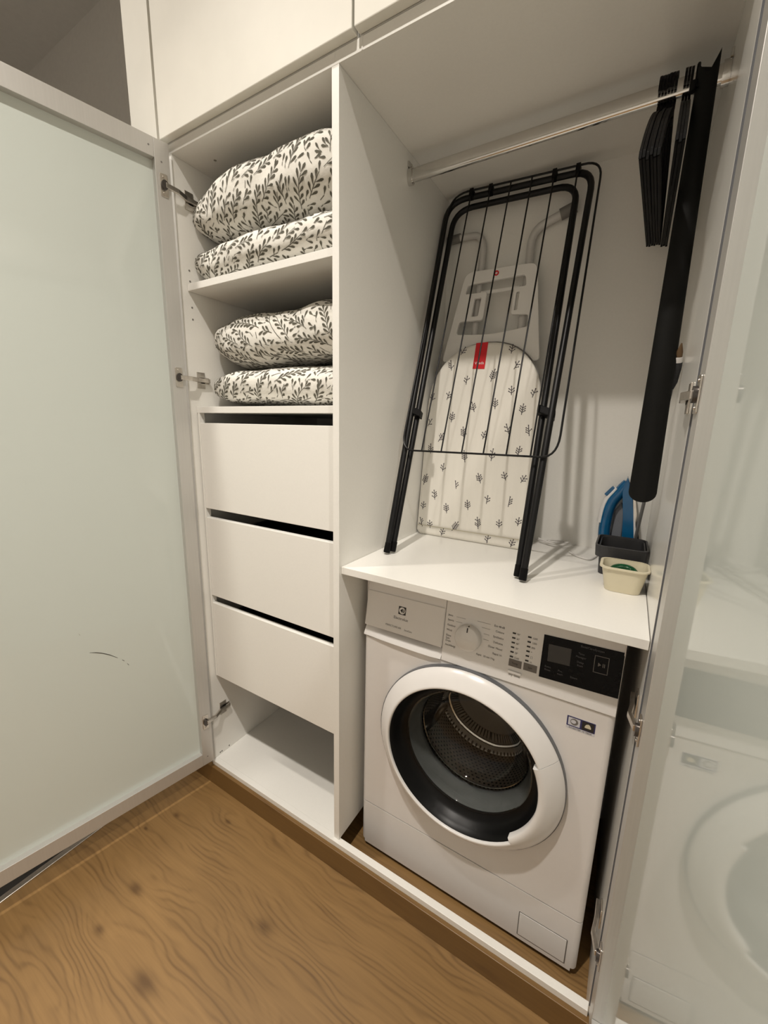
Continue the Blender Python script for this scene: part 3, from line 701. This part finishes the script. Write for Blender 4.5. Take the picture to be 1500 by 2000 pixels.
brd.loft([[(x, y, -.020) for x, y in shrink(core, .006)], [(x, y, -.017) for x, y in core], [(x, y, -.006) for x, y in core], [(x, y, -.0015) for x, y in shrink(core, .003)], [(x, y, 0) for x, y in shrink(core, .010)]])
cv = brd.build('board_cover', 'cover', ib, smooth=True, angle=50)
MB(BM).prism(outline(.1725, bl(1.300), bl(1.4990), zb=.0062), 'z', -.0265, -.0205).build('board_base', 'grey_cap', ib)
plate('roll_seam', rrect(.026, .358, .030, .0315, .0005), [], .0004, BM @ Matrix.Translation((0, 0, .0003)), 'beige', cv)
SPR = [(.093, 1.432), (.147, 1.386), (.225, 1.397), (.289, 1.422), (.283, 1.353), (.345, 1.345), (.092, 1.342), (.041, 1.338), (.175, 1.308), (.24, 1.317), (.319, 1.301), (.111, 1.278), (.038, 1.261), (.153, 1.232), (.217, 1.227), (.284, 1.246), (.343, 1.243), (.08, 1.216), (.049, 1.18), (.322, 1.184), (.163, 1.162), (.247, 1.171), (.097, 1.124), (.039, 1.082), (.144, 1.074), (.216, 1.1), (.29, 1.112), (.343, 1.108), (.076, 1.036), (.246, 1.039), (.311, 1.04), (.040, .998), (.12, .998), (.188, 1.016), (.038, .944), (.069, .941), (.154, .946), (.225, .966), (.289, .972), (.343, .986), (.26, .922), (.332, .922), (.114, .922), (.272, 1.467), (.127, 1.472)]
sp = MB(BM); rnd = random.Random(5)
def rib(p0, p1, wd):
    d = Vector((p1[0]-p0[0], p1[1]-p0[1])).normalized(); n = Vector((-d.y, d.x))*wd/2
    sp.add([(p0[0]+n.x, p0[1]+n.y, .0005), (p0[0]-n.x, p0[1]-n.y, .0005), (p1[0]-n.x, p1[1]-n.y, .0005), (p1[0]+n.x, p1[1]+n.y, .0005)], [(0, 1, 2, 3)])
def dot(p, r): sp.add([(p[0]+r*math.cos(k*math.pi/3), p[1]+r*math.sin(k*math.pi/3), .0006) for k in range(6)], [tuple(range(6))])
for (x, z) in SPR:
    y = bl(z); a = math.radians(rnd.choice((95, 75, 60, 110, 100, 85))); n = rnd.choice((2, 2, 3, 4)); ln = .013+.0056*n
    ax = Vector((math.cos(a), math.sin(a))); pp = Vector((-ax.y, ax.x)); c = Vector((x, y))-ax*ln/2
    rib(c, c+ax*ln, .0020); dot(c+ax*ln, .0019)
    for k in range(n):
        o_ = c+ax*(ln*(.22+.62*k/max(1, n)))
        for s in ((1, -1) if rnd.random() < .75 else (rnd.choice((1, -1)),)):
            e = o_+(ax*.62+pp*s*.78)*(.0098-.0006*k); rib(o_, e, .0018); dot(e, .0018)
tag(sp.build('sprig_print', 'sprig', cv), kind='stuff')
tg = MB(BM); tg.loft([[(.162, bl(1.419), e), (.198, bl(1.417), e), (.2015, bl(1.4915), e), (.166, bl(1.4915), e)] for e in (.0004, .0012)]); tgo = tg.build('brand_tag', 'red', cv)
text('Vileda', .0115, BM @ frame_mat((.181, bl(1.434), .0014), (1, 0, 0), (0, 1, 0)), 'white_plastic', tgo, align='CENTER')
pl_out = rpoly([(.104, bl(1.705)), (.308, bl(1.700)), (.342, bl(1.440)), (.052, bl(1.452))], [.022, .022, .014, .012], 6)
pl_in = rpoly([(.112, bl(1.672)), (.282, bl(1.676)), (.287, bl(1.642)), (.253, bl(1.642)), (.252, bl(1.572)), (.300, bl(1.568)), (.304, bl(1.532)), (.195, bl(1.519)), (.088, bl(1.528)), (.094, bl(1.568)), (.167, bl(1.566)), (.173, bl(1.642)), (.106, bl(1.642))], [.012, .012, .008, .006, .006, .008, .010, .05, .010, .008, .008, .008, .008], 4)
holes = [pl_in, rpoly([(.136, bl(1.630)), (.160, bl(1.630)), (.154, bl(1.576)), (.131, bl(1.576))], .004, 4), rpoly([(.259, bl(1.632)), (.270, bl(1.632)), (.268, bl(1.580)), (.257, bl(1.580))], .004, 4)]
pr_ = plate('iron_rest', pl_out, holes, .008, BM @ Matrix.Translation((0, 0, -.034)), 'white_plastic', ib, bevel=.0015)
MB(BM).box(.15, .265, bl(1.6425), bl(1.652), -.042, -.0365).build('rest_crossbar', 'white_plastic', pr_, bevel=.002)
lgm = BM @ Matrix.Translation((.197, bl(1.690), -.0245))
bb = MB(lgm); bb.lathe([(.0035, .0), (.0035, .0012), (.0072, .0012), (.0072, 0)], (0, 0, 0), n=20, axis='z'); bb.build('logo_ring', 'red', pr_, smooth=True)
def bt_(pts): return [BM @ Vector((x, bl(z), e)) for x, z, e in pts]
def smooth_path(ctrl, n=6):
    out = [Vector(ctrl[0])]
    for i in range(1, len(ctrl)-1):
        a_, p_, c_ = Vector(ctrl[i-1]), Vector(ctrl[i]), Vector(ctrl[i+1]); s0 = p_.lerp(a_, .45); s1 = p_.lerp(c_, .45)
        out += [s0*(1-t)**2+p_*2*t*(1-t)+s1*t*t for t in [k/n for k in range(n+1)]]
    return out+[Vector(ctrl[-1])]
MB().tube(smooth_path(bt_([(.138, 1.46, -.052), (.140, 1.70, -.052), (.141, 1.820, -.052), (.062, 1.824, -.052)])), .0095, n=12).build('support_tube', 'grey_tube', ib, smooth=True)
MB().tube(bt_([(.064, 1.824, -.052), (.024, 1.822, -.052)]), .0125, n=12).build('tube_cap', 'grey_cap', ib, smooth=True)
MB().tube(smooth_path(bt_([(.276, 1.46, -.052), (.280, 1.70, -.052), (.278, 1.800, -.052), (.352, 1.826, -.052)])), .0110, n=12).build('support_tube', 'grey_tube', ib, smooth=True)
MB().tube(bt_([(.350, 1.8255, -.052), (.388, 1.838, -.052)]), .0145, n=12).build('tube_cap', 'grey_cap', ib, smooth=True)

# ------------------------------------------------------------------ white cord behind the board
b = MB(); pts = []
ctrl = [(.372, .548), (.395, .535), (.425, .528), (.452, .540), (.470, .552), (.455, .556), (.425, .545), (.400, .520), (.430, .512), (.462, .522), (.478, .515), (.455, .500), (.420, .505), (.385, .525)]
for i in range(len(ctrl)):
    pts.append(Vector((ctrl[i][0], ctrl[i][1], .9085+.006*(i % 4 == 2)+.004*(i % 3 == 1)+.0012*i*.5)))
cd = MB().tube(smooth_path(pts, 5), .0026, n=8).build('power_cord', 'cord', None, smooth=True)
tag(cd, 'white power cord loosely coiled at the back of the worktop', 'cord')
cd2 = MB().tube(smooth_path([Vector((.480, .470, .9078)), Vector((.500, .440, .9078)), Vector((.535, .420, .9078)), Vector((.546, .455, .9078)), Vector((.552, .4975, .9080))], 6), .0021, n=8).build('power_cord', 'cord', None, smooth=True)
tag(cd2, 'thin white lead trailing from the coil to the iron', 'cord')

# ------------------------------------------------------------------ steam iron
ir = thing('steam_iron', (.60, .53, .9045), 'blue and white steam iron standing on its heel behind the dark basket', 'iron')
IY = .5275
def slab_xz(poly, y0, y1, name, m, parent, bevel, rb=4): return MB().prism(poly, 'y', y0, y1).build(name, m, parent, bevel=bevel, seg=3)
body_p = rpoly([(.596, 1.128), (.612, 1.085), (.640, .9055), (.606, .9055), (.598, 1.02), (.588, 1.09)], [.004, .02, .006, .006, .02, .01], 4)
slab_xz(body_p, IY-.030, IY+.030, 'water_tank', 'iron_blue', ir, .008)
slab_xz(rpoly([(.600, 1.122), (.616, 1.100), (.648, .9052), (.638, .9052), (.614, 1.08)], .004, 3), IY-.036, IY+.036, 'soleplate_skirt', 'iron_white', ir, .006)
slab_xz(rpoly([(.606, 1.118), (.6125, 1.112), (.654, .9058), (.6485, .9058)], .002, 3), IY-.040, IY+.040, 'soleplate', 'chrome', ir, .001)
hp = smooth_path([Vector(q) for q in ((.598, IY, 1.112), (.584, IY, 1.085), (.562, IY, 1.052), (.556, IY, .985), (.560, IY, .935), (.600, IY, .925))], 7)
MB().tube(hp, [.012]+[.0155]*(len(hp)-2)+[.014], n=14, flat=1.25).build('handle', 'iron_blue', ir, smooth=True)
hw = [q+Vector((-.0125, 0, .004)) for q in hp[3:int(len(hp)*.62)]]
MB().tube(hw, .0085, n=12, flat=1.6).build('handle_trim', 'iron_white', ir, smooth=True)
MB(frame_mat((.5592, IY-.002, 1.0840), (.75, 0, 1), (0, 1, 0))).box(-.015, .015, -.010, .010, -.003, .006).build('steam_button', 'iron_blue', ir, bevel=.002)
slab_xz([(.572, .93), (.602, .93), (.600, 1.03), (.590, 1.055), (.575, 1.03)], IY+.010, IY+.024, 'handle_back', 'iron_grey', ir, .004)
slab_xz(rpoly([(.545, .905), (.650, .905), (.650, .918), (.548, .930)], .004, 3), IY-.034, IY+.034, 'heel_plate', 'iron_white', ir, .004)

# ------------------------------------------------------------------ baskets
def tub(bm_, x0, x1, y0, y1, z0, z1, dx, dy, r, wall, flr, n=6):
    """tapered open tub: outer and inner skins"""
    def ring(e, z, o): return [(x, y, z) for x, y in rrect(x0+o-dx*(1-e)*-1, x1-o-dx*(1-e), y0+o+dy*(1-e), y1-o-dy*(1-e), max(.003, r-o*.5), n)]
    rings = [ring(0, z0, 0), ring(1, z1, 0), ring(1, z1, wall), ring(0, z0+flr, wall)]
    bm_.loft(rings)
bk = thing('storage_basket', (.605, .40, .9045), 'charcoal plastic storage basket beside the right niche wall', 'basket')
b = MB(); tub(b, .5565, .6525, .322, .438, .9050, .974, .004, .004, .016, .0022, .003); b.build('tub', 'basket', bk, smooth=True)
b = MB(); o_ = rrect(.5480, .6585, .314, .446, .018, 6); i_ = rrect(.5520, .6545, .318, .442, .016, 6); o2 = rrect(.5500, .6570, .316, .444, .018, 6); i2 = rrect(.5552, .6535, .3207, .4393, .015, 6)
b.loft([[(x, y, .950) for x, y in o2], [(x, y, .9775) for x, y in o_], [(x, y, .9785) for x, y in i_], [(x, y, .950) for x, y in i2]], caps=False)
b.add([(x, y, .950) for x, y in o2]+[(x, y, .950) for x, y in i2], [(k, (k+1) % len(o2), len(o2)+(k+1) % len(o2), len(o2)+k) for k in range(len(o2))])
b.build('rim', 'basket', bk, smooth=True)
for k in range(4):
    x = .578+.018*k; MB().box(x-.003, x+.003, .3155, .3168, .936, .9405).build('slot', 'sticker_white', bk)
bx = thing('food_container', (.615, .245, .9045), 'small beige plastic tub in front of the charcoal basket', 'container')
b = MB(); tub(b, .5700, .6580, .2080, .2860, .9050, .9590, .010, .008, .018, .0018, .0025); b.build('tub', 'beige', bx, smooth=True)
b = MB(); o_ = rrect(.5660, .6605, .2045, .2895, .020, 6); i_ = rrect(.5715, .6565, .2098, .2842, .017, 6)
b.loft([[(x, y, .9570) for x, y in o_], [(x, y, .9600) for x, y in o_], [(x, y, .9605) for x, y in i_], [(x, y, .9570) for x, y in i_], [(x, y, .9570) for x, y in o_]], caps=False); b.build('rim', 'beige', bx, smooth=True)
gp = [Vector((.6130+.0185*math.cos(t), .2500+.0105*math.sin(t), .9250+.004*math.sin(2*t))) for t in [k*math.pi/10 for k in range(20)]]
MB()
gt = thing('green_clip', (.613, .25, .9085), 'small glossy green plastic piece lying in the beige tub', 'clip')
MB().tube([Vector((.6130+.0200*math.cos(t), .2600+.0120*math.sin(t), .9400+.006*math.sin(t))) for t in [k*math.pi/12 for k in range(24)]], .0085, n=10, closed=True).build('ring', 'green', gt, smooth=True)
MB().box(.597, .629, .244, .262, .9095, .9360).build('bridge', 'green', gt, bevel=.003)

# ------------------------------------------------------------------ long brush standing in the corner
br = thing('cleaning_brush', (.635, .44, .93), 'grey long-handled brush leaning behind the black half-round profile', 'brush')
p0, p1 = Vector((.6290, .4840, .9058)), Vector((.6480, .290, 1.335))
MB().tube([p0, p0.lerp(p1, .5), p1], [.0040, .0038, .0042], n=10).build('handle', 'brush_grey', br, smooth=True)
dv = (p1-p0).normalized()
MB().tube([p1-dv*.002, p1+dv*.012, p1+dv*.04, p1+dv*.052], [.0045, .0085, .0095, .0090], n=12, flat=.8).build('bristle_head', 'brush_dark', br, smooth=True)
MB().tube([p1+dv*.050, p1+dv*.062], [.0088, .0078], n=12, flat=.8).build('collar', 'iron_white', br, smooth=True)
MB().tube([p1+dv*.061, p1+dv*.072, p1+dv*.088], [.0062, .0055, .0012], n=10, flat=.7).build('tip', 'brown', br, smooth=True)

# ------------------------------------------------------------------ black half-round profile on the rail
bs = thing('plastic_profile', (.626, .262, 1.10), 'long black half-round plastic profile hanging at the right end of the rail', 'profile')
rings = []; NZ, NA = 40, 20
def prof_ring(z, r_, cy_, cx_, th):
    outer = [(cx_+r_*math.sin(t), cy_-r_*.62*math.cos(t)) for t in [(-1.25+2.5*k/NA) for k in range(NA+1)]]
    inner = [(cx_+(r_-th)*math.sin(t), cy_-(r_-th)*.62*math.cos(t)+.0006) for t in [(1.25-2.5*k/NA) for k in range(NA+1)]]
    return outer+inner
tops = []
for i in range(NZ+1):
    f = i/NZ; r_ = .0268*(1-f)+.0160*f; cx_ = .6255+.0010*f; cy_ = .262+.012*f
    pr2 = prof_ring(0, r_, cy_, cx_, .0022); m_ = len(pr2); ring = []
    for k, (x, y) in enumerate(pr2):
        q = abs((x-cx_)/(r_*.95)); lo = 1.101+.020*(1-math.sqrt(max(0, 1-min(1, q)**2))); hi = 1.868+.022*min(1, q)**2+(.012*max(0, (x-cx_)/r_))
        ring.append((x, y, lo+(hi-lo)*f))
    rings.append(ring)
MB().loft(rings).build('shell', 'sheath', bs, smooth=True, angle=50)
MB().tube(smooth_path([Vector((.6145, .262, 1.850)), Vector((.6120, .275, 1.853)), Vector((.6120, .280, 1.900)), Vector((.6120, .312, 1.900)), Vector((.6120, .314, 1.868))], 5), .0028, n=8).build('hook', 'blackplastic', bs, smooth=True)
MB().tube([Vector((.6080, .270, 1.862)), Vector((.6080, .270, 1.846))], .0060, n=12).build('hook_knob', 'blackplastic', bs, smooth=True)

# ------------------------------------------------------------------ clothes hangers
def make_hanger():
    h = thing('clothes_hanger', (0, 0, 0), 'black slim clothes hanger', 'hanger', 'black hangers on the rail')
    t = .0023
    def arm(side, ys):
        n = 12; up, lo = [], []
        for k in range(n+1):
            q = k/n; y = side*q*.205; z = -.036-.140*q**1.30-.012*q**6; wd_ = .011+.006*math.sin(math.pi*q)
            up.append((y, z+wd_*.5)); lo.append((y, z-wd_*.5))
        return up, lo
    for side in (-1, 1):
        u_, l_ = arm(side, 0); poly = u_+l_[::-1]
        MB().prism(poly, 'x', -t, t).build('shoulder', 'blackplastic', h, bevel=.0006)
    MB().box(-.0022, .0022, -.199, .199, -.192, -.180).build('bar', 'blackplastic', h, bevel=.0008)
    oc, ic = [], []
    for k in range(15):
        a_ = math.radians(-78+k*19); oc.append((.0205*math.cos(a_), .0005+.0285*math.sin(a_))); ic.append((.0092*math.cos(a_), .0005+.0178*math.sin(a_)))
    hkm = MB()
    for k in range(14): hkm.prism([oc[k], oc[k+1], ic[k+1], ic[k]], 'x', -.0021, .0021)
    hkm.prism([(-.012, -.050), (.012, -.050), (.0080, -.026), (.001, -.0165), (-.003, -.024)], 'x', -.0021, .0021)
    hkm.build('hook', 'blackplastic', h)
    return h
h0 = make_hanger(); hang = []
HX = [.5560, .5610, .5660, .5710, .5760, .5810, .5945, .5992, .6039]
words = ['outermost black hanger at the open end of the rail bunch', 'second black hanger from the open end of the rail', 'third black hanger from the open end of the rail', 'fourth black hanger from the open end of the rail', 'fifth black hanger from the open end of the rail', 'sixth black hanger, last of the left bunch', 'black hanger first behind the gap in the bunch', 'second black hanger behind the gap in the bunch', 'black hanger nearest the half-round profile']
for i, x in enumerate(HX):
    if i == 0: r = h0; kids = list(h0.children)
    else:
        r = h0.copy(); COL.objects.link(r)
        for ch in kids:
            c = ch.copy(); COL.objects.link(c); c.parent = r
    r.location = (x, .295, 1.8725-.0005*(i % 3)); r['label'] = words[i]
    ang = -.045 if i < 6 else -.004
    r.rotation_euler = (random.uniform(-.012, .012)+(.035 if i < 6 else 0), 0, ang)
